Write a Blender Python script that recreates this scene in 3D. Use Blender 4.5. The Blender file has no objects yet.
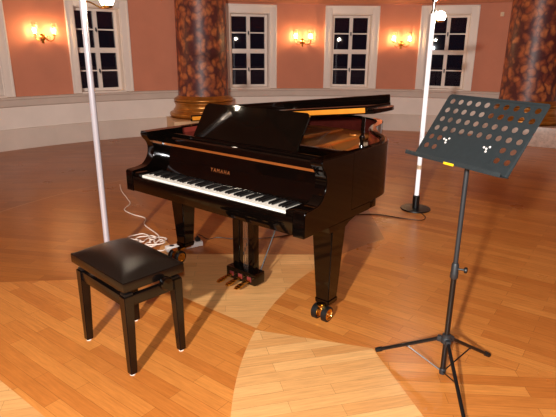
import bpy, bmesh, math, random
from mathutils import Vector, Matrix
random.seed(7)
PI = math.pi
S = bpy.context.scene
COL = S.collection

# ------------------------------------------------------------------ helpers
def lin(c):
    return tuple(((v/255)/12.92 if v/255 <= .04045 else ((v/255+.055)/1.055)**2.4) for v in c)

class NT:
    def __init__(s, name):
        s.m = bpy.data.materials.new(name); s.m.use_nodes = True
        s.n = s.m.node_tree.nodes; s.l = s.m.node_tree.links
        s.n.clear()
        s.out = s.n.new('ShaderNodeOutputMaterial')
    def add(s, t, **k):
        n = s.n.new(t)
        for a, v in k.items(): setattr(n, a, v)
        return n
    def put(s, sock, v):
        if hasattr(v, 'is_linked') or isinstance(v, bpy.types.NodeSocket): s.l.new(v, sock)
        else: sock.default_value = v
    def math(s, op, a, b=0.0, c=None):
        n = s.add('ShaderNodeMath', operation=op)
        s.put(n.inputs[0], a); s.put(n.inputs[1], b)
        if c is not None: s.put(n.inputs[2], c)
        return n.outputs[0]
    def mix(s, f, a, b, mode='MIX'):
        n = s.add('ShaderNodeMix', data_type='RGBA', blend_type=mode)
        s.put(n.inputs[0], f); s.put(n.inputs[6], a); s.put(n.inputs[7], b)
        return n.outputs[2]
    def bsdf(s, base, rough=.5, metal=0., spec=.5, coat=0., bump=None, emit=None, es=0.):
        b = s.add('ShaderNodeBsdfPrincipled')
        s.put(b.inputs['Base Color'], base); s.put(b.inputs['Roughness'], rough)
        s.put(b.inputs['Metallic'], metal); b.inputs['Specular IOR Level'].default_value = spec
        b.inputs['Coat Weight'].default_value = coat; b.inputs['Coat Roughness'].default_value = .03
        if bump is not None:
            bn = s.add('ShaderNodeBump'); bn.inputs['Strength'].default_value = bump[1]
            bn.inputs['Distance'].default_value = bump[2] if len(bump) > 2 else .01
            s.l.new(bump[0], bn.inputs['Height']); s.l.new(bn.outputs[0], b.inputs['Normal'])
        if emit is not None:
            b.inputs['Emission Color'].default_value = emit; b.inputs['Emission Strength'].default_value = es
        s.l.new(b.outputs[0], s.out.inputs[0])
        return s.m
    def obj(s):
        return s.add('ShaderNodeTexCoord').outputs['Object']
    def noise(s, vec, scale, detail=3., rough=.5):
        n = s.add('ShaderNodeTexNoise'); s.l.new(vec, n.inputs['Vector'])
        n.inputs['Scale'].default_value = scale; n.inputs['Detail'].default_value = detail
        n.inputs['Roughness'].default_value = rough
        return n.outputs[0]
    def ramp(s, f, stops):
        r = s.add('ShaderNodeValToRGB'); e = r.color_ramp.elements
        while len(e) < len(stops): e.new(.5)
        for k, (p, c) in enumerate(stops):
            e[k].position = p; e[k].color = (*c, 1)
        s.put(r.inputs[0], f); return r.outputs[0]

def simple(name, c, rough=.5, metal=0., spec=.5, coat=0., var=.12, scale=12., bump=0.):
    t = NT(name); n = t.noise(t.obj(), scale, 4.)
    a = lin(c); lo = tuple(v*(1-var) for v in a); hi = tuple(min(1, v*(1+var)) for v in a)
    col = t.ramp(n, [(.3, lo), (.7, hi)])
    return t.bsdf(col, rough, metal, spec, coat, (n, bump) if bump else None)

M = {}
M['lacquer'] = simple('black_lacquer', (7, 4, 3), .06, spec=.5, var=.2)
M['lacquer_brown'] = simple('brown_black_lacquer', (10, 6, 4), .05, spec=.3, var=.2)
M['ivory'] = simple('ivory_key', (246, 240, 228), .25, var=.03)
M['ebony'] = simple('ebony_key', (20, 18, 18), .35)
M['brass'] = simple('polished_brass', (232, 186, 98), .2, 1., var=.08)
M['brass_dull'] = simple('dull_brass', (228, 142, 42), .38, .35)
M['orange_reflection'] = simple('reflected_orange', (186, 104, 48), .3, .6)
M['gold_text'] = simple('gold_letter', (190, 110, 60), .4, .6)
M['bronze'] = simple('bronze_plate', (230, 140, 60), .35, .5, scale=6.)
M['maroon'] = simple('mahogany_veneer', (128, 50, 40), .2, coat=.0, scale=20.)
M['spruce'] = simple('spruce_board', (205, 150, 85), .35, scale=30.)
M['red_felt'] = simple('red_felt', (112, 34, 30), .9)
M['white_felt'] = simple('white_felt', (225, 215, 205), .9)
M['steel'] = simple('steel', (180, 178, 175), .25, 1.)
M['rubber'] = simple('black_rubber', (11, 11, 11), .5)
M['black_metal'] = simple('black_enamel', (14, 13, 14), .35, spec=.5, scale=60.)
M['slate'] = simple('slate_enamel', (36, 42, 44), .5, spec=.4, scale=60.)
M['grey_plastic'] = simple('grey_plastic', (36, 38, 41), .5)
M['yellow'] = simple('yellow_plastic', (235, 190, 30), .4)
M['leather'] = simple('black_leather', (24, 18, 14), .3, spec=.4, scale=160., bump=.12)
M['bench_wood'] = simple('black_satin_wood', (12, 8, 7), .2)
M['white_plastic'] = simple('white_plastic', (238, 228, 220), .4, var=.03)
M['white_metal'] = simple('white_enamel_tube', (250, 248, 245), .3, var=.02)
M['cream_plastic'] = simple('cream_plastic', (225, 195, 160), .5)
M['white_cable'] = simple('white_cable', (235, 215, 200), .5)
M['dark_cable'] = simple('dark_cable', (50, 28, 20), .5)
M['white_paint'] = simple('white_paint', (238, 222, 210), .5, var=.03, scale=3.)
M['ledge_paint'] = simple('ledge_paint', (204, 184, 170), .6, var=.05, scale=4.)
M['dado_paint'] = simple('dado_paint', (236, 220, 208), .6, var=.04, scale=3.)
M['plinth_paint'] = simple('lower_dado_paint', (214, 194, 180), .6, var=.05, scale=3.)
M['wall'] = simple('salmon_plaster', (204, 128, 98), .75, var=.05, scale=2.5)
M['wall_dark'] = simple('dark_red_plaster', (110, 62, 46), .8, var=.05, scale=2.5)
M['wall_above'] = simple('orange_plaster', (196, 124, 90), .75, var=.05, scale=2.5)
M['ceiling'] = simple('ceiling_plaster', (150, 120, 98), .8, var=.03, scale=2.)
M['gilt'] = simple('gilt_plaster', (176, 112, 44), .32, .55, var=.2, scale=9., bump=.1)
M['plinth'] = simple('tan_plinth', (206, 160, 110), .4, var=.12, scale=7.)

def m_marble(name, a, b, c, scale, rough=.3):
    t = NT(name); o = t.obj()
    nz = t.add('ShaderNodeTexNoise'); t.l.new(o, nz.inputs['Vector']); nz.inputs['Scale'].default_value = 5.
    add = t.add('ShaderNodeMixRGB', blend_type='ADD'); add.inputs[0].default_value = .22
    t.l.new(o, add.inputs[1]); t.l.new(nz.outputs[1], add.inputs[2])
    mp = t.add('ShaderNodeMapping'); mp.inputs['Scale'].default_value = (1, 1, .75); t.l.new(add.outputs[0], mp.inputs[0])
    v = t.add('ShaderNodeTexVoronoi'); v.inputs['Scale'].default_value = scale; t.l.new(mp.outputs[0], v.inputs['Vector'])
    n2 = t.noise(o, 22., 6., .65)
    blob = t.ramp(v.outputs['Distance'], [(.25, (1, 1, 1)), (.66, (0, 0, 0))])
    sep = t.add('ShaderNodeSeparateColor'); t.l.new(v.outputs['Color'], sep.inputs[0])
    bc = t.mix(sep.outputs[0], (*lin(b), 1), (*lin(c), 1))
    col = t.mix(blob, (*lin(a), 1), bc)
    dk = t.ramp(n2, [(.3, (.6, .55, .58)), (.62, (1.1, 1.08, 1.08))])
    col = t.mix(.8, col, dk, 'MULTIPLY')
    return t.bsdf(col, rough, 0, .45, 0)
M['marble'] = m_marble('brown_marble', (92, 44, 42), (204, 120, 66), (156, 78, 50), 9.5, .42)
M['pale_marble'] = m_marble('pale_marble', (206, 178, 160), (226, 200, 182), (198, 168, 150), 5.)

def emit(name, c, s):
    t = NT(name); e = t.add('ShaderNodeEmission'); e.inputs[0].default_value = (*c, 1); e.inputs[1].default_value = s
    t.l.new(e.outputs[0], t.out.inputs[0]); return t.m
M['bulb'] = emit('candle_bulb', (1., .68, .36), 330.)
M['globe'] = emit('reading_globe', (1., .84, .62), 210.)
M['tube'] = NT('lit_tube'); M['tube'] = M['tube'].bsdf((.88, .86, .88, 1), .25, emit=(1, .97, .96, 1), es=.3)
M['plain_tube'] = simple('silver_white_tube', (205, 198, 204), .22, .3, var=.02)

def m_glass(name, tint, gl=.12, rough=.02):
    t = NT(name)
    tr = t.add('ShaderNodeBsdfTransparent'); tr.inputs[0].default_value = (*tint, 1)
    g = t.add('ShaderNodeBsdfGlossy'); g.inputs['Roughness'].default_value = rough
    mx = t.add('ShaderNodeMixShader'); lw = t.add('ShaderNodeLayerWeight'); lw.inputs[0].default_value = .35
    f = t.math('MULTIPLY_ADD', lw.outputs['Facing'], .5, gl)
    t.l.new(f, mx.inputs[0]); t.l.new(tr.outputs[0], mx.inputs[1]); t.l.new(g.outputs[0], mx.inputs[2])
    t.l.new(mx.outputs[0], t.out.inputs[0]); return t.m
M['shade_glass'] = m_glass('fluted_glass', (.97, .9, .78), .05)
M['pane'] = m_glass('window_glass', (.8, .8, .85), .05)
M['bowl_glass'] = m_glass('bowl_glass', (.99, .98, .97), .04)
def m_frost():
    t = NT('frosted_glass')
    a = t.add('ShaderNodeBsdfTranslucent'); a.inputs[0].default_value = (.95, .85, .75, 1)
    b = t.add('ShaderNodeBsdfPrincipled'); b.inputs['Base Color'].default_value = (.9, .8, .72, 1); b.inputs['Roughness'].default_value = .2
    mx = t.add('ShaderNodeMixShader'); mx.inputs[0].default_value = .6
    t.l.new(a.outputs[0], mx.inputs[1]); t.l.new(b.outputs[0], mx.inputs[2]); t.l.new(mx.outputs[0], t.out.inputs[0]); return t.m
M['frost'] = m_frost()

def newbm(): return bmesh.new()
def box(bm, x0, x1, y0, y1, z0, z1, bev=0., mat=None):
    r = bmesh.ops.create_cube(bm, size=1)
    vs = r['verts']
    for v in vs:
        v.co = Vector((x0+(v.co.x+.5)*(x1-x0), y0+(v.co.y+.5)*(y1-y0), z0+(v.co.z+.5)*(z1-z0)))
    if bev:
        es = list({e for v in vs for e in v.link_edges})
        r = bmesh.ops.bevel(bm, geom=es, offset=bev, segments=2, affect='EDGES', profile=.6)
        vs = list({v for f in r['faces'] for v in f.verts} | {v for v in vs if v.is_valid})
    if mat is not None:
        for v in vs: v.co = mat @ v.co
    return vs
def frustum(bm, cx, cy, z0, z1, w0, w1, bev=.004):
    r = bmesh.ops.create_cube(bm, size=1); vs = r['verts']
    for v in vs:
        w = w1 if v.co.z > 0 else w0
        v.co = Vector((cx+v.co.x*w, cy+v.co.y*w, z1 if v.co.z > 0 else z0))
    es = list({e for v in vs for e in v.link_edges})
    bmesh.ops.bevel(bm, geom=es, offset=bev, segments=2, affect='EDGES')
def lathe(bm, prof, seg=24, c=(0, 0, 0), mat=None, cap=True):
    rings = []
    for r, z in prof:
        ring = []
        for k in range(seg):
            a = 2*PI*k/seg; p = Vector((r*math.cos(a), r*math.sin(a), z))
            if mat is not None: p = mat @ p
            ring.append(bm.verts.new(p+Vector(c)))
        rings.append(ring)
    for a, b in zip(rings, rings[1:]):
        for k in range(seg):
            bm.faces.new((a[k], a[(k+1) % seg], b[(k+1) % seg], b[k]))
    if cap:
        bm.faces.new(rings[0][::-1]); bm.faces.new(rings[-1])
def rot_to(d):
    return Vector(d).normalized().to_track_quat('Z', 'Y').to_matrix().to_4x4()
def cyl(bm, a, b, r, seg=14, r2=None):
    a = Vector(a); b = Vector(b); r2 = r if r2 is None else r2
    lathe(bm, [(r, 0), (r2, (b-a).length)], seg, a, rot_to(b-a))
def tube(bm, pts, r, seg=8):
    pts = [Vector(p) for p in pts]; rings = []
    for i, p in enumerate(pts):
        d = (pts[min(i+1, len(pts)-1)]-pts[max(i-1, 0)]).normalized()
        s = d.cross(Vector((0, 0, 1)))
        if s.length < .01: s = d.cross(Vector((0, 1, 0)))
        s.normalize(); u = s.cross(d)
        rings.append([bm.verts.new(p+r*(s*math.cos(2*PI*k/seg)+u*math.sin(2*PI*k/seg))) for k in range(seg)])
    for a, b in zip(rings, rings[1:]):
        for k in range(seg): bm.faces.new((a[k], a[(k+1) % seg], b[(k+1) % seg], b[k]))
    bm.faces.new(rings[0][::-1]); bm.faces.new(rings[-1])
def crom(pts, n=8, closed=False):
    P = [Vector(p) for p in pts]; out = []; N = len(P)
    rng = range(N) if closed else range(N-1)
    for i in rng:
        if closed: a, b, c, d = P[(i-1) % N], P[i], P[(i+1) % N], P[(i+2) % N]
        else: a, b, c, d = P[max(i-1, 0)], P[i], P[i+1], P[min(i+2, N-1)]
        for k in range(n):
            t = k/n
            out.append(.5*((2*b)+(c-a)*t+(2*a-5*b+4*c-d)*t*t+(3*b-a-3*c+d)*t**3))
    if not closed: out.append(P[-1])
    return out
def extrude_poly(bm, pts, d):
    """pts: list of 3D points (planar), d: extrusion vector"""
    d = Vector(d)
    a = [bm.verts.new(Vector(p)) for p in pts]; b = [bm.verts.new(Vector(p)+d) for p in pts]
    n = len(pts)
    fs = [bm.faces.new(a), bm.faces.new(b[::-1])]
    for k in range(n): fs.append(bm.faces.new((a[k], b[k], b[(k+1) % n], a[(k+1) % n])))
    return fs
def obj(name, bm, mat, parent=None, smooth=True, mats=None, loc=None, rot=None):
    bmesh.ops.recalc_face_normals(bm, faces=bm.faces[:])
    me = bpy.data.meshes.new(name); bm.to_mesh(me); bm.free()
    for m in (mats or [mat]): me.materials.append(m)
    if smooth:
        for p in me.polygons: p.use_smooth = True
        try: me.set_sharp_from_angle(angle=math.radians(35))
        except Exception: pass
    o = bpy.data.objects.new(name, me); COL.objects.link(o)
    if parent: o.parent = parent
    if loc is not None: o.location = loc
    if rot is not None: o.rotation_euler = rot
    return o
def thing(name, label, cat, loc=(0, 0, 0), rz=0., group=None):
    o = bpy.data.objects.new(name, None); COL.objects.link(o); o.empty_display_size = .1
    o.location = loc; o.rotation_euler = (0, 0, rz); o['label'] = label; o['category'] = cat
    if group: o['group'] = group
    return o
def tag(o, label, cat, group=None):
    o['label'] = label; o['category'] = cat
    if group: o['group'] = group
    return o
def struct(o): o['kind'] = 'structure'; return o
def dup(root, loc, rz, label):
    def rec(o, par):
        c = o.copy(); COL.objects.link(c)
        if par: c.parent = par
        for ch in [x for x in list(bpy.data.objects) if x.parent == o and x is not c]: rec(ch, c)
        return c
    r = rec(root, None); r.location = loc; r.rotation_euler = (0, 0, rz); r['label'] = label
    return r

# ------------------------------------------------------------------ floor
CX, CY, R = 1.157, 3.106, 7.053
def floor_material():
    t = NT('parquet'); o = t.obj()
    sep = t.add('ShaderNodeSeparateXYZ'); t.l.new(o, sep.inputs[0]); X, Y = sep.outputs[0], sep.outputs[1]
    def boards(ang, hi, lo, w=.075, L=.62, off=0.):
        mp = t.add('ShaderNodeMapping'); mp.inputs['Rotation'].default_value = (0, 0, -math.radians(ang))
        mp.inputs['Location'].default_value = (off, off*.37, 0)
        t.l.new(o, mp.inputs[0])
        b = t.add('ShaderNodeTexBrick'); t.l.new(mp.outputs[0], b.inputs[0])
        b.inputs['Color1'].default_value = (*hi, 1); b.inputs['Color2'].default_value = (*lo, 1)
        b.inputs['Mortar'].default_value = tuple(v*.62 for v in lo)+(1,)
        b.inputs['Scale'].default_value = 1.; b.inputs['Mortar Size'].default_value = .0011
        b.inputs['Mortar Smooth'].default_value = .4
        b.inputs['Brick Width'].default_value = L; b.inputs['Row Height'].default_value = w
        b.offset = .37; b.offset_frequency = 2; b.inputs['Bias'].default_value = -.1
        g = t.add('ShaderNodeMapping'); g.inputs['Scale'].default_value = (2.2, 26, 1); t.l.new(mp.outputs[0], g.inputs[0])
        gr = t.ramp(t.noise(g.outputs[0], 3., 6., .65), [(.25, (.78, .74, .7)), (.75, (1.16, 1.14, 1.12))])
        return t.mix(1., b.outputs[0], gr, 'MULTIPLY')
    O1, O2 = lin((215, 138, 66)), lin((190, 110, 46))
    P1, P2 = lin((234, 178, 114)), lin((212, 150, 88))
    D1, D2 = lin((172, 104, 52)), lin((154, 88, 42))
    def circ(cx, cy, r):   # 1 inside
        dx = t.math('SUBTRACT', X, cx); dy = t.math('SUBTRACT', Y, cy)
        d = t.math('SQRT', t.math('ADD', t.math('MULTIPLY', dx, dx), t.math('MULTIPLY', dy, dy)))
        return t.math('LESS_THAN', d, r)
    def half(a, b):        # 1 on the left of a->b
        (ax, ay), (bx, by) = a, b
        dx = t.math('SUBTRACT', X, ax); dy = t.math('SUBTRACT', Y, ay)
        return t.math('GREATER_THAN', t.math('SUBTRACT', t.math('MULTIPLY', dy, bx-ax), t.math('MULTIPLY', dx, by-ay)), 0.)
    inA = circ(2.3, 1.9, 2.5)
    left = boards(-10, lin((180, 106, 42)), lin((160, 88, 30)), off=.3)                  # far left sector
    bench = boards(-37, O1, O2, off=.7)                 # under the bench
    pale = boards(4.5, P1, P2, off=.1)                  # under the piano
    right = boards(-35.5, O1, O2, off=.9)
    near = boards(14, P1, P2, off=.5)
    near = t.mix(half((.639, 1.814), (.529, 2.26)), boards(-4, O1, O2, off=.6), near)
    back = boards(-35.5, D1, D2, off=1.3)  # same boards as right, darkened with the piano's shadow
    ring = boards(8, D1, D2, off=.2)
    s = left
    s = t.mix(half((-.876, 3.153), (-2.4, 3.2)), s, bench)
    lu = half((-.95, 3.17), (-.08, 2.505))              # above the seam
    s2 = t.mix(lu, bench, pale)
    inner = half((-.95, 3.96), (-.90, 2.9))             # right part
    s = t.mix(inner, s, s2)
    s = t.mix(half((-.876, 3.10), (-.08, 2.505)), t.mix(half((-.9, 3.2), (-2.4, 3.05)), left, bench), s)
    bk = t.math('MULTIPLY', half((-.95, 3.618), (.4, 3.624)), half((-.95, 3.96), (-1.71, 5.544)))
    bk = t.math('MULTIPLY', half((-.95, 3.618), (.4, 3.624)), t.math('SUBTRACT', 1., half((-.68, 3.40), (-1.71, 5.544))))
    s = t.mix(bk, s, back)
    s = t.mix(t.math('GREATER_THAN', X, .9), s, right)
    inn = t.mix(half((-.08, 2.505), (1.37, 2.10)), near, right)
    s = t.mix(inA, s, inn)
    s = t.mix(half((-1.323, 2.049), (-.997, 1.798)), near, s)
    s = t.mix(t.math('MAXIMUM', circ(CX, CY, 4.13), t.math('GREATER_THAN', X, .9)), ring, s)
    seam = t.math('SUBTRACT', circ(CX, CY, 4.145), circ(CX, CY, 4.125))
    s = t.mix(t.math('MULTIPLY', t.math('MULTIPLY', seam, t.math('LESS_THAN', X, 0.)), .35), s, (*lin((220, 170, 120)), 1))
    wear = t.noise(o, 1.7, 5., .6)
    rg = t.add('ShaderNodeMapRange'); rg.inputs['To Min'].default_value = .23; rg.inputs['To Max'].default_value = .36
    t.l.new(wear, rg.inputs[0])
    b = t.add('ShaderNodeBsdfPrincipled')
    t.l.new(s, b.inputs['Base Color']); t.l.new(rg.outputs[0], b.inputs['Roughness'])
    b.inputs['Specular IOR Level'].default_value = .33
    t.l.new(b.outputs[0], t.out.inputs[0]); return t.m
M['floor'] = floor_material()
bm = newbm()
bmesh.ops.create_circle(bm, cap_ends=True, segments=96, radius=R+.35)
for v in bm.verts: v.co += Vector((CX, CY, 0))
ob = obj('floor', bm, M['floor'], smooth=False); struct(ob)
bm = newbm()
bmesh.ops.create_circle(bm, cap_ends=True, segments=96, radius=R+.35)
for v in bm.verts: v.co += Vector((CX, CY, 6.))
for f in bm.faces: f.normal_flip()
struct(obj('ceiling', bm, M['ceiling'], smooth=False))

# ------------------------------------------------------------------ round wall
WC = [141.6, 125.95, 104.0, 88.2, 73.8]           # window centres (deg)
HALF = math.degrees(.385/R)                       # half opening
WZ0, WZ1 = .80, 2.16
def pol(a, r, z): a = math.radians(a); return Vector((CX+r*math.cos(a), CY+r*math.sin(a), z))
def arc_band(bm, a0, a1, prof, step=2.):
    n = max(1, int(round((a1-a0)/step))); rows = []
    for i in range(n+1):
        a = a0+(a1-a0)*i/n; rows.append([bm.verts.new(pol(a, r, z)) for r, z in prof])
    for p, q in zip(rows, rows[1:]):
        for k in range(len(prof)-1): bm.faces.new((p[k], q[k], q[k+1], p[k+1]))
bm = newbm(); cur = 55.
for c in sorted(WC):
    arc_band(bm, cur, c-HALF, [(R, 0), (R, WZ0), (R, WZ1), (R, 2.5)])
    arc_band(bm, c-HALF, c+HALF, [(R, 0), (R, WZ0)]); arc_band(bm, c-HALF, c+HALF, [(R, WZ1), (R, 2.5)])
    cur = c+HALF
arc_band(bm, cur, 190., [(R, 0), (R, WZ0), (R, WZ1), (R, 2.5)])
struct(obj('wall_back', bm, M['wall']))
bm = newbm(); arc_band(bm, 190., 415., [(R, 0), (R, 2.5)]); struct(obj('wall_front', bm, M['wall_dark']))
bm = newbm(); arc_band(bm, 0., 360., [(R, 2.5), (R, 6.)], 4.); struct(obj('wall_upper', bm, M['wall_above']))
bm = newbm(); arc_band(bm, 0., 360., [(R+.02, 2.335), (R-.05, 2.34), (R-.06, 2.36), (R-.12, 2.40), (R-.14, 2.46), (R-.14, 2.52), (R+.02, 2.54)], 3.)
struct(obj('trim_1', bm, M['wall_above']))
bm = newbm(); arc_band(bm, 0., 360., [(R-.055, 0), (R-.055, .30), (R-.045, .315), (R-.02, .32)], 3.); struct(obj('baseboard_round', bm, M['plinth_paint']))
bm = newbm(); arc_band(bm, 0., 360., [(R-.025, .30), (R-.025, .66)], 3.); struct(obj('trim_2', bm, M['dado_paint']))
bm = newbm(); arc_band(bm, 0., 360., [(R-.02, .64), (R-.045, .66), (R-.045, .75), (R-.06, .762), (R-.06, .785), (R-.05, .795), (R+.05, .80)], 3.); struct(obj('trim_3', bm, M['ledge_paint']))

def frame_at(a, z=0., r=R):
    """local x = to the right seen from inside, y = outward, z up"""
    p = pol(a, r, z); return p, math.radians(a)-PI/2
def window(idx, a):
    p, rz = frame_at(a)
    w = bpy.data.objects.new('window_%d' % idx, None); COL.objects.link(w); w.location = p; w.rotation_euler = (0, 0, rz); struct(w)
    ho = .375; cz0, cz1 = .80, 2.305; cw = .135
    bm = newbm()   # casing
    for s in (-1, 1):
        x0, x1 = sorted((s*ho, s*(ho+cw))); box(bm, x0, x1, -.035, .03, cz0, cz1, .006)
        x0, x1 = sorted((s*(ho+cw-.03), s*(ho+cw))); box(bm, x0, x1, -.05, -.02, cz0, cz1, .005)
    box(bm, -ho, ho, -.035, .03, cz1-cw-.01, cz1, .006); box(bm, -ho-cw, ho+cw, -.05, -.02, cz1-.03, cz1, .005)
    obj('casing', bm, M['white_paint'], w)
    bm = newbm()   # jamb lining
    for s in (-1, 1):
        x0, x1 = sorted((s*(ho-.012), s*(ho+.01))); box(bm, x0, x1, .0, .24, cz0, cz1-cw)
    box(bm, -ho, ho, .0, .24, cz1-cw-.022, cz1-cw)
    obj('window_reveal', bm, M['white_paint'], w)
    bm = newbm(); box(bm, -ho, ho, -.05, .24, cz0-.005, cz0+.02, .005); obj('window_sill', bm, M['white_paint'], w)
    z0, z1 = cz0+.02, cz1-cw-.022; x = ho-.012; zm = (z0+z1)/2
    bm = newbm()
    fw = .045; y0, y1 = .15, .20
    box(bm, -x, -x+fw, y0, y1, z0, z1, .004); box(bm, x-fw, x, y0, y1, z0, z1, .004)
    box(bm, -x+fw, x-fw, y0, y1, z0, z0+fw, .004); box(bm, -x+fw, x-fw, y0, y1, z1-fw, z1, .004)
    box(bm, -.033, .033, y0-.01, y1, z0+fw, z1-fw, .004)
    box(bm, -x+fw, x-fw, y0-.015, y1-.002, zm-.042, zm+.042, .006)
    obj('sash_frame', bm, M['white_paint'], w)
    bm = newbm()
    for k in (-1, 1):
        zc = zm + k*((z1-zm)/2)
        box(bm, -x+fw, -.033, y0+.01, y1-.01, zc-.011, zc+.011); box(bm, .033, x-fw, y0+.01, y1-.01, zc-.011, zc+.011)
    obj('glazing_bar', bm, M['white_paint'], w)
    bm = newbm(); box(bm, -x+fw-.005, x-fw+.005, .182, .186, z0+fw-.005, z1-fw+.005)
    obj('pane', bm, M['pane'], w)
    for k in (-1, 1):
        bm = newbm(); zc = zm+k*((z1-zm)/2)
        box(bm, -.012, .012, y0-.022, y0-.008, zc-.03, zc+.03, .003); cyl(bm, (0, y0-.02, zc), (0, y0-.05, zc), .006); cyl(bm, (0, y0-.048, zc+.005), (0, y0-.048, zc-.045), .007)
        obj('window_catch', bm, M['rubber'], w)
for i, a in enumerate(WC): window(i+1, a)

# ------------------------------------------------------------------ columns
def column(a, r, label, pm):
    p = pol(a, r, 0); t = thing('marble_column', label, 'column', p, math.radians(a)-PI/2, 'marble columns against the round wall')
    rs = .455
    bm = newbm(); lathe(bm, [(rs+.004, .715), (rs, .76), (rs-.012, 2.6), (rs-.03, 5.99)], 56); obj('shaft', bm, M['marble'], t)
    bm = newbm()
    prof = [(rs+.165, .33), (rs+.17, .335)]
    def torus(zc, h, r0, b): return [(r0+b*math.cos(x), zc+h*math.sin(x)) for x in [(-PI/2)+PI*k/8 for k in range(9)]]
    prof += torus(.385, .045, rs+.125, .045) + [(rs+.125, .435), (rs+.1, .45), (rs+.1, .465)]
    prof += [(rs+.075, .49), (rs+.06, .53), (rs+.07, .575), (rs+.085, .59), (rs+.085, .605)]
    prof += torus(.64, .034, rs+.05, .035) + [(rs+.045, .68), (rs+.02, .695), (rs, .72)]
    lathe(bm, prof, 56); obj('moulded_base', bm, M['gilt'], t)
    bm = newbm(); box(bm, -.68, .68, -.66, .5, .0, .33, .01); obj('plinth', bm, pm, t)
    return t
column(111.75, 6.86, 'brown marble column rising behind the grand piano', M['plinth'])
column(61.6, 6.72, 'brown marble column cut off at the right edge, behind the music stand', M['pale_marble'])

# ------------------------------------------------------------------ sconces
def sconce(a, z, label):
    p, rz = frame_at(a, z); t = thing('wall_sconce', label, 'wall lamp', p, rz, 'twin brass sconces between the windows')
    bm = newbm()
    lathe(bm, [(.0, 0), (.045, 0), (.05, .008), (.035, .018), (.018, .03), (.012, .07), (.02, .085), (.0, .1)], 20, mat=rot_to((0, -1, 0)), cap=False)
    box(bm, -.02, .02, -.012, -.001, -.09, .05, .006)
    obj('wall_plate', bm, M['brass'], t)
    for s in (-1, 1):
        pts = crom([(0, -.07, .0), (s*.04, -.09, -.045), (s*.10, -.105, -.055), (s*.142, -.115, -.01), (s*.142, -.115, .03)], 6)
        bm = newbm(); tube(bm, pts, .006)
        tube(bm, crom([(s*.05, -.09, -.05), (s*.035, -.09, -.005), (s*.065, -.095, .02), (s*.085, -.1, -.01)], 6), .004)
        arm = obj('arm', bm, M['brass'], t)
        bm = newbm(); lathe(bm, [(.006, .02), (.022, .024), (.036, .038), (.032, .042), (.012, .036), (.012, .055), (.0, .055)], 18, (s*.142, -.115, 0), cap=False)
        obj('drip_pan', bm, M['brass'], arm)
        bm = newbm(); lathe(bm, [(.001, .052), (.010, .065), (.013, .085), (.011, .104), (.005, .124), (.001, .135)], 14, (s*.142, -.115, 0), cap=False)
        obj('bulb', bm, M['bulb'], arm)
        bm = newbm(); n = 36; rings = []
        for (r, zz) in [(.03, .042), (.04, .07), (.043, .10), (.037, .14), (.036, .18), (.042, .205)]:
            rings.append([bm.verts.new(Vector((s*.142+(r+(.0022 if k % 3 == 0 else -.0008))*math.cos(2*PI*k/n), -.115+(r+(.0022 if k % 3 == 0 else -.0008))*math.sin(2*PI*k/n), zz))) for k in range(n)])
        for A, B in zip(rings, rings[1:]):
            for k in range(n): bm.faces.new((A[k], A[(k+1) % n], B[(k+1) % n], B[k]))
        sh = obj('glass_chimney', bm, M['shade_glass'], arm)
        bm = newbm()
        for k in range(10):
            q = 2*PI*k/10
            pr = [(.04, .045), (.043, .10), (.037, .14), (.037, .18), (.043, .205)]
            tube(bm, [(s*.142+r*math.cos(q), -.115+r*math.sin(q), zz) for r, zz in pr], .0036, 5)
        lathe(bm, [(.041, .203), (.044, .203), (.044, .207), (.041, .207)], 24, (s*.142, -.115, 0), cap=False)
        rb = obj('streak_ribs', bm, M['cream_plastic'], sh)  # opaque ribs added to cast light streaks on the wall, with the rim
    return t
sconce(133.2, 1.675, 'twin-arm brass wall sconce left of the leftmost full window, lit')
sconce(95.85, 1.665, 'twin-arm brass wall sconce above the raised piano lid, lit')
sconce(80.6, 1.635, 'twin-arm brass wall sconce nearest the right floor lamp, lit')

p, rz = frame_at(66.6, 2.14); bm = newbm()
box(bm, -.03, .03, -.05, -.0, -.035, .035, .008); lathe(bm, [(.022, 0), (.02, .015), (.0, .02)], 14, (0, -.05, 0), rot_to((0, -1, 0)), cap=False)
tag(obj('wall_sensor', bm, M['cream_plastic'], loc=p, rot=(0, 0, rz)), 'small cream sensor high on the wall beside the right column', 'sensor')

# ------------------------------------------------------------------ piano
PO = (-1.026, 3.305, 0); TH = -.680; W = 1.49
piano = thing('grand_piano', 'glossy black grand piano with open keyboard, raised music desk and propped lid', 'piano', PO, TH)
ZT = .985
out = [(0, .14), (0, 1.0), (0, 1.62)] + [(v.x, v.y) for v in crom([(0, 1.62, 0), (.06, 1.76, 0), (.22, 1.85, 0), (.5, 1.88, 0), (.78, 1.86, 0), (.96, 1.76, 0), (1.05, 1.60, 0), (1.115, 1.39, 0), (1.25, 1.18, 0), (1.40, 1.01, 0), (1.472, .86, 0), (1.489, .68, 0)], 6)][1:] + [(W, .14)]
def offset(pts, d):
    res = []
    for i, p in enumerate(pts):
        a = Vector(pts[max(i-1, 0)]); b = Vector(pts[min(i+1, len(pts)-1)])
        t_ = (b-a).normalized(); n = Vector((t_.y, -t_.x)); q = Vector(p)+n*d; res.append((q.x, q.y))
    return res
inn = offset(out, .05)
def rim(bm, z0, z1, o, i):
    cols = []
    for a, b in zip(o, i):
        cols.append([bm.verts.new((a[0], a[1], z0)), bm.verts.new((a[0], a[1], z1-.004)), bm.verts.new((a[0]+(b[0]-a[0])*.1, a[1]+(b[1]-a[1])*.1, z1)),
                     bm.verts.new((b[0]+(a[0]-b[0])*.1, b[1]+(a[1]-b[1])*.1, z1)), bm.verts.new((b[0], b[1], z1-.004)), bm.verts.new((b[0], b[1], z0))])
    for p_, q_ in zip(cols, cols[1:]):
        for k in range(6): bm.faces.new((p_[k], p_[(k+1) % 6], q_[(k+1) % 6], q_[k]))
    bm.faces.new(cols[0]); bm.faces.new(cols[-1][::-1])
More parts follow.
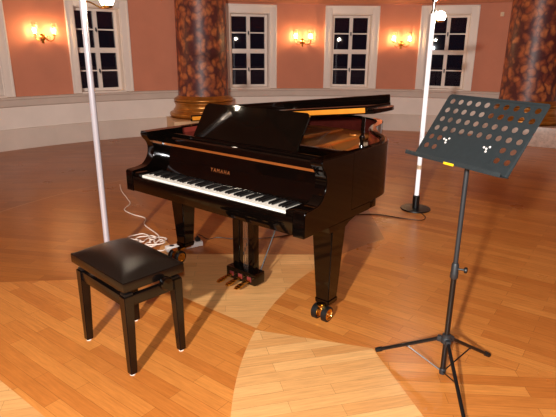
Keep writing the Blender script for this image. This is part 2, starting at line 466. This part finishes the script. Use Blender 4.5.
o2 = [p_ for p_ in out if p_[1] >= .5 or True]
o2[0] = (0, .45); o2[-1] = (W, .45)
i2 = offset(o2, .05)
bm = newbm(); rim(bm, .655, ZT, o2, i2); obj('case_rim', bm, M['lacquer'], piano)
bm = newbm(); i3 = offset(o2, .051); i4 = offset(o2, .056); rim(bm, .80, ZT-.012, i3, i4); obj('rim_lining', bm, M['maroon'], piano)
# arms: side profile (y,z)
prof = [(.0, .605), (.0, .73), (.006, .74)] + [(v.x, v.y) for v in crom([(.02, .744, 0), (.10, .752, 0), (.145, .77, 0), (.178, .815, 0), (.188, .87, 0), (.176, .91, 0), (.150, .94, 0), (.138, .965, 0), (.145, ZT, 0)], 5)]
prof += [(.452, ZT), (.452, .655), (.72, .655), (.70, .625), (.66, .605)]
for s in (0, 1):
    bm = newbm(); x0 = 0 if s == 0 else W-.075
    fs = extrude_poly(bm, [(x0, y, z) for y, z in prof], (.075, 0, 0))
    bmesh.ops.recalc_face_normals(bm, faces=bm.faces[:])
    es = [e for e in bm.edges if abs(e.verts[0].co.x-e.verts[1].co.x) < 1e-6 and e.calc_length() > 1e-4]
    bmesh.ops.bevel(bm, geom=es, offset=.004, segments=2, affect='EDGES')
    obj('arm', bm, M['lacquer'], piano)
    bm = newbm(); x0 = .0755 if s == 0 else W-.1315
    box(bm, x0, x0+.056, .012, .235, .66, .735, .005); obj('key_block', bm, M['lacquer'], piano)
bm = newbm(); box(bm, .076, W-.076, .03, .72, .605, .66, .003); box(bm, .0, W, .66, .735, .61, .656, .003); obj('keybed', bm, M['lacquer'], piano)
bm = newbm(); box(bm, .0755, W-.0755, .0, .0295, .607, .708, .008); obj('key_slip', bm, M['lacquer'], piano)
x0 = .1325; kw = 1.225/52
wh = None
bm = newbm(); box(bm, .0006, kw-.0006, .034, .185, .685, .716, .0014); wh = obj('white_key', bm, M['ivory'], piano, loc=(x0, 0, 0))
for k in range(1, 52):
    c = wh.copy(); COL.objects.link(c); c.parent = piano; c.location.x = x0+k*kw
bm = newbm(); extrude_poly(bm, [(0, .076, .7165), (0, .082, .727), (0, .186, .7285), (0, .186, .7165)], (.0105, 0, 0)); bk = None
for k in range(52):
    if (k+5) % 7 in (0, 1, 3, 4, 5) and k < 51:   # k=0 is A
        pass
blacks = [k for k in range(51) if (k % 7) in (0, 2, 3, 5, 6)]
bk = obj('black_key', bm, M['ebony'], piano, loc=(x0+(blacks[0]+1)*kw-.00525, 0, 0))
for k in blacks[1:]:
    c = bk.copy(); COL.objects.link(c); c.parent = piano; c.location.x = x0+(k+1)*kw-.00525
bm = newbm(); box(bm, .1325, W-.1325, .1865, .1905, .69, .7215); obj('name_felt', bm, M['rubber'], piano)
# fallboard
FP = [(.192, .722), (.205, .722), (.238, .76), (.262, .86), (.27, .905), (.285, .93), (.305, .938), (.325, .93), (.325, .90), (.29, .86), (.255, .70), (.192, .70)]
bm = newbm(); extrude_poly(bm, [(.0765, y, z) for y, z in FP], (W-.153, 0, 0)); fb = obj('fallboard', bm, M['lacquer'], piano)
bm = newbm(); extrude_poly(bm, [(.085, y-.0035, z) for y, z in [(.2685, .884), (.2745, .906), (.277, .906), (.271, .884)]], (W-.17, 0, 0)); obj('reflection_strip', bm, M['orange_reflection'], fb)  # hinge-shaped strip coloured as the orange room reflection on the lacquer
# raised letters on the fallboard
cu = bpy.data.curves.new('letters', 'FONT'); cu.body = 'YAMAHA'; cu.size = .034; cu.space_character = 1.35; cu.extrude = .0004; cu.align_x = 'CENTER'
to = bpy.data.objects.new('tmp', cu); COL.objects.link(to); bpy.context.view_layer.update()
me = bpy.data.meshes.new_from_object(to.evaluated_get(bpy.context.evaluated_depsgraph_get())); bpy.data.objects.remove(to)
me.materials.clear(); me.materials.append(M['gold_text'])
le = bpy.data.objects.new('maker_lettering', me); COL.objects.link(le); le.parent = fb
tilt = math.atan2(.10, .024)
le.location = (.655, .2395, .775); le.rotation_euler = (tilt, 0, 0)
# shelf & desk
bm = newbm(); box(bm, .0765, W-.0765, .33, .62, .925, .945, .004); box(bm, .0765, W-.0765, .315, .34, .925, .962, .006); obj('music_shelf', bm, M['lacquer'], piano)
def tiltY(x, v): # desk plane: bottom (y=.325,z=.965) leaning back
    a = math.radians(33); return Vector((x, .335+v*math.sin(a), .955+v*math.cos(a)))
def rounded(x0, x1, h, r0, r1, n=6):
    P = [(x0, 0), (x1, 0)]
    P += [(x1-r1+r1*math.cos(t_), h-r1+r1*math.sin(t_)) for t_ in [PI/2*k/n for k in range(n+1)]]
    P += [(x0+r0-r0*math.sin(t_), h-r0+r0*math.cos(t_)) for t_ in [PI/2*k/n for k in range(n+1)]]
    return P
a = math.radians(33); nrm = Vector((0, math.cos(a), -math.sin(a)))
bm = newbm(); extrude_poly(bm, [tiltY(x, v) for x, v in rounded(.31, 1.175, .252, .03, .03)], nrm*.012); dk = obj('music_desk', bm, M['lacquer_brown'], piano)
for x in (.45, 1.04):
    bm = newbm(); box(bm, x-.012, x+.012, .45, .465, .945, 1.10, .003); obj('desk_strut', bm, M['lacquer'], dk)
bm = newbm(); box(bm, .33, 1.16, .322, .336, .945, .962, .003); obj('desk_ledge', bm, M['lacquer'], dk)
# inside
flat = offset(o2, .058)
bm = newbm(); extrude_poly(bm, [(x, y, .80) for x, y in flat], (0, 0, -.01)); obj('soundboard', bm, M['spruce'], piano)
bm = newbm(); pl = offset(o2, .10); pl = [(x, max(y, .62)) for x, y in pl]
extrude_poly(bm, [(x, y, .865) for x, y in pl], (0, 0, .012))
for xa, xb in ((.28, .30), (.62, .66), (.95, .93), (1.22, 1.10)):
    yb = 1.65 if xa < .9 else (1.5 if xa < 1 else 1.2)
    tube(bm, [(xa, .64, .885), (xb, yb, .885)], .014, 6)
for c in [(.35, 1.6), (.6, 1.66), (.85, 1.55)]:
    lathe(bm, [(.05, .877), (.048, .884), (.03, .885)], 20, (c[0], c[1], 0))
obj('iron_plate', bm, M['bronze'], piano)
bm = newbm(); box(bm, .08, W-.08, .50, .62, .86, .925, .006); obj('damper_rail', bm, M['lacquer_brown'], piano)
bm = newbm()
for k in range(60):
    u = k/59; xa = .12+u*1.24; xb = .14+u*.82 if u < .75 else .14+.75*.82+(u-.75)*1.9
    yb = 1.62-.1*u if u < .6 else 1.56-(u-.6)*2.1
    cyl(bm, (xa, .62, .893), (min(xb, xa), yb, .893), .0012, 4)
st = obj('piano_strings', bm, M['steel'], piano); st['kind'] = 'stuff'
bm = newbm(); box(bm, 1.10, 1.38, .64, .70, .88, .915, .01); obj('damper_block', bm, M['red_felt'], piano)
# lid
LA = math.atan(.118); hz = 1.0
def lidpt(v):
    c, s = math.cos(LA), math.sin(LA); return Vector((v.x*c-(v.z)*s, v.y, hz+v.x*s+v.z*c))
lo_ = offset(out, -.03); lo_ = [(max(x, -.008), y) for x, y in lo_]; lo_ = [(-.008, .60)]+[p_ for p_ in lo_ if p_[1] > .62]+[(W+.03, .60)]
bm = newbm(); extrude_poly(bm, [(x, y, 0) for x, y in lo_], (0, 0, .02))
es = [e for e in bm.edges if abs(e.verts[0].co.z-e.verts[1].co.z) < 1e-6]
bmesh.ops.bevel(bm, geom=es, offset=.004, segments=2, affect='EDGES')
for v in bm.verts: v.co = lidpt(v.co)
lid = obj('lid', bm, M['lacquer'], piano)
bm = newbm(); box(bm, -.002, W-.008, .602, .885, .026, .046, .004); box(bm, -.002, W-.008, .862, .884, .044, .094, .006)
for v in bm.verts: v.co = lidpt(v.co)
fl = obj('folded_front_flap', bm, M['lacquer'], lid)
bm = newbm(); box(bm, .02, W-.02, .5945, .5995, .008, .036, .0015)
for x in [.1*k+.05 for k in range(15)]:
    for zz in (.014, .030): lathe(bm, [(.003, 0), (.002, .0015)], 6, (x, .5945, zz), rot_to((0, -1, 0)))
for v in bm.verts: v.co = lidpt(v.co)
obj('lid_hinge', bm, M['brass_dull'], lid)
bm = newbm(); cyl(bm, (1.445, .60, ZT-.03), (1.45, .60, 1.155), .0105, 12); lathe(bm, [(.015, 1.03), (.018, 1.04), (.015, 1.05)], 12, (1.447, .60, 0)); lathe(bm, [(.016, ZT), (.014, ZT+.01), (.008, ZT+.012)], 12, (1.446, .6, 0))
obj('prop_stick', bm, M['lacquer'], piano)
bm = newbm(); box(bm, 1.395, 1.425, .66, .71, .93, ZT+.012, .004); obj('prop_block', bm, M['cream_plastic'], piano)
for y in (.75, 1.35):
    bm = newbm(); cyl(bm, (-.006, y, ZT+.006), (-.006, y+.09, ZT+.006), .008, 10); obj('hinge_knuckle', bm, M['brass'], lid)
# legs
def leg(x, y, ly, lx=0.):
    lx += x
    bm = newbm(); frustum(bm, lx, ly, .125, .605, .088, .140); frustum(bm, lx, ly, .10, .135, .094, .100, .006); l = obj('leg', bm, M['lacquer'], piano)
    bm = newbm(); box(bm, min(x, lx)-.02, max(x, lx)+.02, y-.02, ly+.03, .088, .1, .003); obj('caster_plate', bm, M['brass'], l)
    bm = newbm(); cyl(bm, (x, y, .102), (x, y, .055), .018); box(bm, x-.016, x+.016, y-.022, y+.022, .03, .07, .006); cyl(bm, (x-.05, y, .046), (x+.05, y, .046), .008)
    lathe(bm, [(.03, .09), (.032, .1)], 16, (x, y, 0)); cs = obj('caster', bm, M['brass'], l)
    for s in (-1, 1):
        bm = newbm(); x1 = x+s*.034
        prof_ = [(.034, -.017), (.042, -.017), (.0465, -.013), (.0465, .013), (.042, .017), (.034, .017)]
        lathe(bm, prof_+[prof_[0]], 28, (x1, y, .0465), rot_to((1, 0, 0)), cap=False); wl = obj('caster_wheel', bm, M['rubber'], l)
        bm = newbm(); lathe(bm, [(.0, -.0175), (.014, -.0175), (.016, -.012), (.026, -.012), (.029, -.0175), (.034, -.0175), (.034, .0175), (.029, .0175), (.026, .012), (.016, .012), (.014, .0195), (.0, .0195)], 28, (x1, y, .0465), rot_to((1, 0, 0)), cap=False); obj('wheel_hub', bm, M['brass'], l)
leg(.11, .305, .40, -.01); leg(W-.072, .295, .335, -.0); leg(.62, 1.52, 1.55)
# leg blocks under the arms
for x in (.0, W-.165):
    bm = newbm(); extrude_poly(bm, [(x, .22, .606), (x, .235, .57), (x, .395, .57), (x, .43, .59), (x, .50, .606)], (.165, 0, 0)); obj('leg_bracket', bm, M['lacquer'], piano)
# lyre
bm = newbm(); box(bm, .605, .865, .325, .425, .022, .105, .008); ly = obj('pedal_box', bm, M['lacquer'], piano)
for x in (.66, .80):
    bm = newbm(); box(bm, x-.029, x+.029, .365, .41, .10, .612, .006); obj('lyre_post', bm, M['lacquer'], piano)
bm = newbm()
for x in (.715, .73, .745): cyl(bm, (x, .39, .10), (x, .39, .612), .0035, 8)
obj('pedal_rods', bm, M['steel'], piano)
for x in (.655, .735, .815):
    bm = newbm(); box(bm, x-.011, x+.011, .30, .33, .045, .06, .003)
    vs = [(x, .305, .053), (x, .27, .055), (x, .235, .048), (x, .215, .042)]
    for (r_, yy, zz) in [(.012, .30, .053), (.013, .275, .055), (.018, .245, .051), (.02, .225, .046), (.014, .21, .042)]:
        box(bm, x-r_, x+r_, yy-.02, yy+.018, zz-.004, zz+.004, .003)
    pd = obj('pedal', bm, M['brass'], piano)
    bm = newbm(); box(bm, x-.018, x+.018, .3225, .3255, .045, .078); obj('pedal_felt', bm, M['red_felt'], pd)
for x in (.64, .83):
    bm = newbm(); cyl(bm, (x, .42, .09), (x+.02, .74, .65), .0045, 10); obj('lyre_brace', bm, M['grey_plastic'], piano)
bm = newbm(); cyl(bm, (1.22, .30, .607), (1.22, .30, .59), .012, 12); obj('keybed_bolt', bm, M['steel'], piano)

# ------------------------------------------------------------------ bench
BA = .816
bench = thing('piano_bench', 'black adjustable piano bench with a leather seat in front of the keyboard', 'bench', (-.702, 2.077, 0), BA)
bw, bd = .325, .478
for (x, y) in ((0, 0), (bw, 0), (0, bd), (bw, bd)):
    sx = 1 if x == 0 else -1; sy = 1 if y == 0 else -1
    bm = newbm(); r = bmesh.ops.create_cube(bm, size=1)
    for v in r['verts']:
        u, w_ = v.co.x+.5, v.co.y+.5
        tw = .05 if v.co.z > 0 else .036
        v.co = Vector((x+sx*((u if sx > 0 else 1-u))*tw, y+sy*((w_ if sy > 0 else 1-w_))*tw, .42 if v.co.z > 0 else .008))
    bmesh.ops.bevel(bm, geom=bm.edges[:], offset=.003, segments=2, affect='EDGES'); lg = obj('leg', bm, M['bench_wood'], bench)
    bm = newbm(); lathe(bm, [(.014, 0), (.014, .009)], 14, (x+sx*.018, y+sy*.018, 0)); obj('felt_pad', bm, M['white_felt'], lg)
for nm, b in (('side_rail', (.05, bw-.05, .006, .03)), ('side_rail', (.05, bw-.05, bd-.03, bd-.006)), ('long_rail', (.006, .03, .05, bd-.05)), ('long_rail', (bw-.03, bw-.006, .05, bd-.05))):
    bm = newbm(); box(bm, *b, .365, .418, .003); obj(nm, bm, M['bench_wood'], bench)
bm = newbm()
for x in (.045, bw-.045):
    for (y0, y1) in ((.05, .24), (bd-.05, bd-.24)):
        n_ = 1
        tube(bm, [(x, y0, .385), (x, (y0+y1)/2, .42), (x, y1, .452)], .007, 6); tube(bm, [(x, y1, .385), (x, y0, .452)], .007, 6)
for y in (.05, .24, bd-.05): cyl(bm, (.03, y, .40), (bw-.03, y, .40), .007, 8)
box(bm, .12, .17, .2, .26, .37, .45, .004)
for (x, y) in ((.03, .03), (bw-.03, .03), (.03, bd-.03), (bw-.03, bd-.03)): box(bm, x-.022, x+.022, y-.022, y+.022, .419, .432, .004)
obj('lift_mechanism', bm, M['black_metal'], bench)
bm = newbm(); sx0, sx1, sy0, sy1 = -.006, bw+.006, -.012, bd+.03
box(bm, sx0, sx1, sy0, sy1, .452, .500, .005); obj('seat_board', bm, M['bench_wood'], bench)
bm = newbm(); n = 16; g = []
for i in range(n+1):
    row = []
    for j in range(n+1):
        u, v = i/n*2-1, j/n*2-1
        h = .5005 + .012*(1-max(abs(u), abs(v))**10) + .034*((1-abs(u)**2.6)*(1-abs(v)**3.2))
        row.append(bm.verts.new((sx0+.003+(sx1-sx0-.006)*i/n, sy0+.003+(sy1-sy0-.006)*j/n, h)))
    g.append(row)
for i in range(n):
    for j in range(n): bm.faces.new((g[i][j], g[i+1][j], g[i+1][j+1], g[i][j+1]))
ed = [e for e in bm.edges if e.is_boundary]; r = bmesh.ops.extrude_edge_only(bm, edges=ed)
for v in [v for v in r['geom'] if isinstance(v, bmesh.types.BMVert)]: v.co.z = .497
obj('leather_cushion', bm, M['leather'], bench)
for s in (0, 1):
    bm = newbm(); y = sy0 if s == 0 else sy1; d = -1 if s == 0 else 1
    cyl(bm, (.20, y+.01*-d, .445), (.20, y+d*.02, .445), .009)
    lathe(bm, [(.0, 0), (.028, 0), (.033, .006), (.033, .024), (.028, .031), (.0, .033)], 22, (.20, y+d*.016, .445), rot_to((0, d, 0)), cap=False)
    obj('adjusting_knob', bm, M['lacquer'], bench)

# ------------------------------------------------------------------ music stand
SX, SY = .812, 2.12
ms = thing('music_stand', 'black tripod music stand with a perforated desk at the right', 'music stand', (SX, SY, 0), 0)
bm = newbm(); cyl(bm, (0, 0, .012), (0, 0, .57), .0125, 18); obj('lower_tube', bm, M['black_metal'], ms)
bm = newbm(); cyl(bm, (0, 0, .575), (0, 0, 1.09), .0105, 18); obj('upper_tube', bm, M['grey_plastic'], ms)
bm = newbm(); lathe(bm, [(.0145, .515), (.018, .52), (.018, .545), (.0165, .55), (.0165, .585), (.013, .592)], 20)
cl = obj('height_clamp', bm, M['grey_plastic'], ms)
bm = newbm(); cyl(bm, (.01, -.008, .566), (.038, -.02, .566), .005, 10); lathe(bm, [(.011, 0), (.014, .004), (.014, .012), (.010, .016)], 12, (.034, -.019, .566), rot_to((.028, -.012, 0))); obj('clamp_knob', bm, M['rubber'], cl)
bm = newbm(); lathe(bm, [(.014, .175), (.026, .18), (.026, .20), (.02, .208), (.02, .222), (.014, .225)], 20)
feet = [(-.282, .176), (.275, .138), (-.02, -.37)]
for fx, fy in feet:
    d = Vector((fx, fy, 0)).normalized(); box(bm, .012, .042, -.011, .011, .178, .205, .003, Matrix.Rotation(math.atan2(d.y, d.x), 4, 'Z'))
obj('hub', bm, M['grey_plastic'], ms)
bm = newbm(); lathe(bm, [(.0125, .004), (.016, .006), (.016, .03), (.0125, .034)], 18); obj('lower_collar', bm, M['grey_plastic'], ms)
for fx, fy in feet:
    d = Vector((fx, fy, 0)); L_ = d.length; d.normalize(); a0 = d*.035+Vector((0, 0, .19)); b0 = Vector((fx, fy, .022))
    bm = newbm(); cyl(bm, a0, b0, .0085, 12); l = obj('leg', bm, M['black_metal'], ms)
    dd = (b0-a0).normalized(); bm = newbm(); cyl(bm, b0-dd*.02, b0+dd*.012, .0125, 14); obj('rubber_foot', bm, M['rubber'], l)
    mid = a0.lerp(b0, .5); bm = newbm(); tube(bm, [Vector((d.x*.014, d.y*.014, .02)), mid-Vector((0, 0, .008))], .0035, 6); lathe(bm, [(.005, -.004), (.005, .004)], 8, mid-Vector((0, 0, .009))); obj('brace', bm, M['black_metal'], ms)
# desk plate with holes
yaw, tl = -1.083, .623
U = Vector((math.cos(yaw), math.sin(yaw), 0)); B = Vector((-math.sin(yaw), math.cos(yaw), 0))
V = Vector((0, 0, 1))*math.cos(tl)+B*math.sin(tl); N = U.cross(V)   # N towards the reader
D0 = Vector((.751-SX, 2.088-SY, 1.056))
pw, ph = .512, .329
dm = Matrix(((U.x, V.x, N.x, D0.x), (U.y, V.y, N.y, D0.y), (U.z, V.z, N.z, D0.z), (0, 0, 0, 1)))
nc, nr = 10, 6
cw = pw/(nc+.6); ch = .047
y_top = ph-.012
holes = set()
for r_ in range(6):
    for c_ in range(10):
        if r_ >= 4 and 2 <= c_ <= 7: continue
        if r_ == 5 and c_ in (0, 9): pass
        holes.add((r_, c_))
bm = newbm()
th = .0016; mx_ = (pw-10*cw)/2
def cell(bm, xa, xb, ya, yb, hole, rad=.0132, n=16):
    cx, cy = (xa+xb)/2, (ya+yb)/2
    if not hole:
        bm.faces.new([bm.verts.new((x, y, 0)) for x, y in ((xa, ya), (xb, ya), (xb, yb), (xa, yb))]); return
    inner, outer = [], []
    for k in range(n):
        t_ = 2*PI*k/n+PI/4; c, s = math.cos(t_), math.sin(t_); m = max(abs(c), abs(s))
        inner.append(bm.verts.new((cx+rad*c, cy+rad*s, 0))); outer.append(bm.verts.new((cx+(xb-xa)/2*c/m, cy+(yb-ya)/2*s/m, 0)))
    for k in range(n): bm.faces.new((outer[k], outer[(k+1) % n], inner[(k+1) % n], inner[k]))
for r_ in range(6):
    for c_ in range(10):
        xa = -pw/2+mx_+c_*cw; yb = y_top-r_*ch
        cell(bm, xa, xa+cw, yb-ch, yb, (r_, c_) in holes)
ybot = y_top-6*ch
cell(bm, -pw/2+mx_, pw/2-mx_, 0, ybot, False)
rc = mx_
cell(bm, -pw/2, -pw/2+mx_, 0, y_top, False); cell(bm, pw/2-mx_, pw/2, 0, y_top, False)
bm.faces.new([bm.verts.new((x, y, 0)) for x, y in ((-pw/2, y_top), (pw/2, y_top), (pw/2-.004, ph-.004), (pw/2-.012, ph), (-pw/2+.012, ph), (-pw/2+.004, ph-.004))])
bmesh.ops.remove_doubles(bm, verts=bm.verts[:], dist=1e-5)
bmesh.ops.recalc_face_normals(bm, faces=bm.faces[:])
bmesh.ops.solidify(bm, geom=bm.faces[:], thickness=th)
for v in bm.verts: v.co = dm @ v.co
plt = obj('perforated_desk', bm, M['slate'], ms, smooth=False)
lm = Matrix.Rotation(math.radians(24), 4, 'X')
bm = newbm(); box(bm, -pw/2-.004, pw/2+.004, -.003, 0, -.002, .052, .001); box(bm, -pw/2-.004, pw/2+.004, -.003, .015, .050, .053, .001)
for v in bm.verts: v.co = dm @ lm @ v.co
obj('desk_lip', bm, M['slate'], ms)
bm = newbm(); box(bm, -.02, .035, -.006, .004, .0535, .0565, .001)
for v in bm.verts: v.co = dm @ lm @ v.co
obj('yellow_sticker', bm, M['yellow'], ms)
bm = newbm(); box(bm, -.04, .04, .04, .12, -.012, -.002, .003)
for v in bm.verts: v.co = dm @ v.co
cyl(bm, (-.012, 0, 1.10), (.02, 0, 1.10), .014, 12)
obj('tilt_bracket', bm, M['grey_plastic'], ms)
bm = newbm()
for cx, cy in ((-.125, .10), (.095, .098)):
    for (x, y) in ((0, 0), (.012, .010), (-.014, .004), (.004, -.012)): lathe(bm, [(.005, 0), (.0045, .0015)], 8, (cx+x, cy+y, .0003))
for v in bm.verts: v.co = dm @ v.co
obj('white_dots', bm, M['white_plastic'], ms)  # white discs standing in for small holes showing the pale background

# ------------------------------------------------------------------ floor lamps
def floor_lamp(x, y, bdir, label, joint=True):
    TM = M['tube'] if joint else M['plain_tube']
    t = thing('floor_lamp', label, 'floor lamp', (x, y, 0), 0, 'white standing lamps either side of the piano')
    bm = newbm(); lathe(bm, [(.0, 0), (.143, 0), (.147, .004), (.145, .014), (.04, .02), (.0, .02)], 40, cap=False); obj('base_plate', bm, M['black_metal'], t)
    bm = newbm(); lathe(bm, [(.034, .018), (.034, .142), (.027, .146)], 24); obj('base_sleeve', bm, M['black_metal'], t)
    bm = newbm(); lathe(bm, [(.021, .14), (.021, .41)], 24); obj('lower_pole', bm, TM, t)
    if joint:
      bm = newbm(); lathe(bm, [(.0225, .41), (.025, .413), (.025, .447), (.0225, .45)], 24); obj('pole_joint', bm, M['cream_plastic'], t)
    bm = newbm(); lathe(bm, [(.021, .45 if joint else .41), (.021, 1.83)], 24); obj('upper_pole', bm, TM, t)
    bm = newbm(); lathe(bm, [(.025, 1.83), (.025, 1.85), (.014, 1.86), (.014, 1.93), (.03, 1.945), (.03, 1.955)], 24); obj('pole_fitting', bm, M['steel'], t)
    bm = newbm(); lathe(bm, [(.03, 1.95), (.12, 1.965), (.21, 1.995), (.255, 2.03), (.258, 2.03), (.212, 1.99), (.12, 1.958), (.03, 1.944), (.03, 1.95)], 40, cap=False); obj('lamp_bowl', bm, M['bowl_glass'], t)
    b = Vector(bdir)
    bm = newbm(); tube(bm, crom([(0, 0, 1.80), (b.x*.3, b.y*.3, 1.795), (b.x*.7, b.y*.7, 1.765), (b.x, b.y, 1.762)], 6), .005); ar = obj('reading_arm', bm, M['brass'], t)
    bm = newbm(); lathe(bm, [(.004, 1.757), (.03, 1.762), (.038, 1.778), (.035, 1.778), (.027, 1.766), (.004, 1.763)], 20, (b.x, b.y, 0), cap=False); obj('globe_cup', bm, M['brass'], ar)
    bm = newbm(); bmesh.ops.create_uvsphere(bm, u_segments=18, v_segments=12, radius=.043)
    for v in bm.verts: v.co += Vector((b.x, b.y, 1.808))
    obj('globe_bulb', bm, M['globe'], ar)
    L = bpy.data.lights.new('halogen', 'SPOT'); L.energy = 70; L.color = (1, .92, .84); L.shadow_soft_size = .05; L.spot_size = math.radians(150); L.spot_blend = .4
    lo = bpy.data.objects.new('halogen_light', L); COL.objects.link(lo); lo.parent = t; lo.location = (0, 0, 2.0); lo.rotation_euler = (PI, 0, 0)
    return t
floor_lamp(-1.254, 3.454, (.156, .0), 'white-pole standing lamp behind the bench at the left of the keyboard', False)
floor_lamp(1.376, 4.82, (.07, .01), 'white-pole standing lamp between the piano and the music stand')

# ------------------------------------------------------------------ power strip and cables
ps = thing('power_strip', 'white power strip with black plugs by the left piano leg', 'power strip', (-.745, 3.735, 0), .52)
bm = newbm(); box(bm, -.15, .15, -.028, .028, .002, .042, .006); obj('housing', bm, M['white_plastic'], ps)
for x in (.03, .115):
    bm = newbm(); box(bm, x-.02, x+.02, -.018, .018, .043, .072, .006); cyl(bm, (x, 0, .07), (x, .004, .085), .008, 10); obj('plug', bm, M['rubber'], ps)
for x in (-.10, -.04):
    bm = newbm(); lathe(bm, [(.019, 0), (.019, .001)], 18, (x, 0, .0421)); obj('socket', bm, M['grey_plastic'], ps)
def cable(name, pts, r, mat, label, n=8):
    bm = newbm(); tube(bm, crom([(x, y, z+r+.0005) for x, y, z in pts], n), r, 8); return tag(obj(name, bm, mat), label, 'cable')
loop = []
for k in range(46):
    a = k*.42; rr = .115+.05*math.sin(k*.77)+.02*math.sin(k*1.9)
    loop.append((-1.085+.03*math.sin(k*.31)+1.0*rr*math.cos(a), 3.84+.02*math.cos(k*.5)+.85*rr*math.sin(a), .004*(k//6)+.004*abs(math.sin(k*.9))))
wpts = [(-1.841, 5.674, 0), (-1.74, 5.40, 0), (-1.60, 5.12, 0), (-1.51, 4.92, 0), (-1.51, 4.72, 0), (-1.384, 4.568, 0), (-1.24, 4.46, 0), (-1.20, 4.28, 0), (-1.06, 4.08, 0), (-1.00, 3.98, 0)] + loop + [(-1.0, 3.68, .01), (-.91, 3.638, .012), (-.882, 3.655, .014)]
cable('extension_cable', wpts, .0052, M['white_cable'], 'white extension cable coiled behind the bench and trailing back across the floor', 5)
cable('floor_lamp_cable', [(-.64, 3.83, .078), (-.62, 3.87, .05), (-.58, 3.93, .0), (-.5, 3.97, 0), (-.29, 3.94, 0), (.1, 4.05, 0), (.5, 4.50, 0), (.9, 4.63, 0), (1.16, 4.52, 0), (1.33, 4.46, 0), (1.40, 4.54, 0), (1.40, 4.64, 0), (1.39, 4.672, .002)], .0042, M['dark_cable'], 'thin dark cable running under the piano to the right floor lamp')

# ------------------------------------------------------------------ light, world, camera
w = bpy.data.worlds.new('night'); S.world = w; w.use_nodes = True
w.node_tree.nodes['Background'].inputs[0].default_value = (.012, .01, .016, 1); w.node_tree.nodes['Background'].inputs[1].default_value = .35
L = bpy.data.lights.new('camera_flash', 'SPOT'); L.energy = 130; L.color = (1, 1, 1); L.shadow_soft_size = .02; L.spot_size = math.radians(110); L.spot_blend = .5
lo = bpy.data.objects.new('camera_flash', L); COL.objects.link(lo); lo.location = (.0, -.02, 1.61)
lo.rotation_euler = (math.radians(90-15), 0, math.radians(-2))
L = bpy.data.lights.new('room_spotlight', 'SPOT'); L.energy = 1200; L.color = (1, .96, .9); L.shadow_soft_size = .09; L.spot_size = math.radians(92); L.spot_blend = .5
lo = bpy.data.objects.new('room_spotlight', L); COL.objects.link(lo); lo.location = (-1.5, -2.47, 2.64); lo.rotation_euler = (math.radians(90-15), 0, math.radians(-21))
cam = bpy.data.cameras.new('camera'); cam.sensor_width = 36; cam.lens = 504.13/556*36; cam.clip_start = .02
co = bpy.data.objects.new('camera', cam); COL.objects.link(co)
pitch = math.radians(17.4934)
mat = Matrix.Translation((0, 0, 1.515)) @ Matrix.Rotation(PI/2-pitch, 4, 'X') @ Matrix.Rotation(.007*1, 4, 'Z')
co.matrix_world = mat
S.camera = co
S.view_settings.view_transform = 'Standard'; S.view_settings.look = 'None'; S.view_settings.gamma = 1.; S.view_settings.use_curve_mapping = False
S.view_settings.exposure = .66
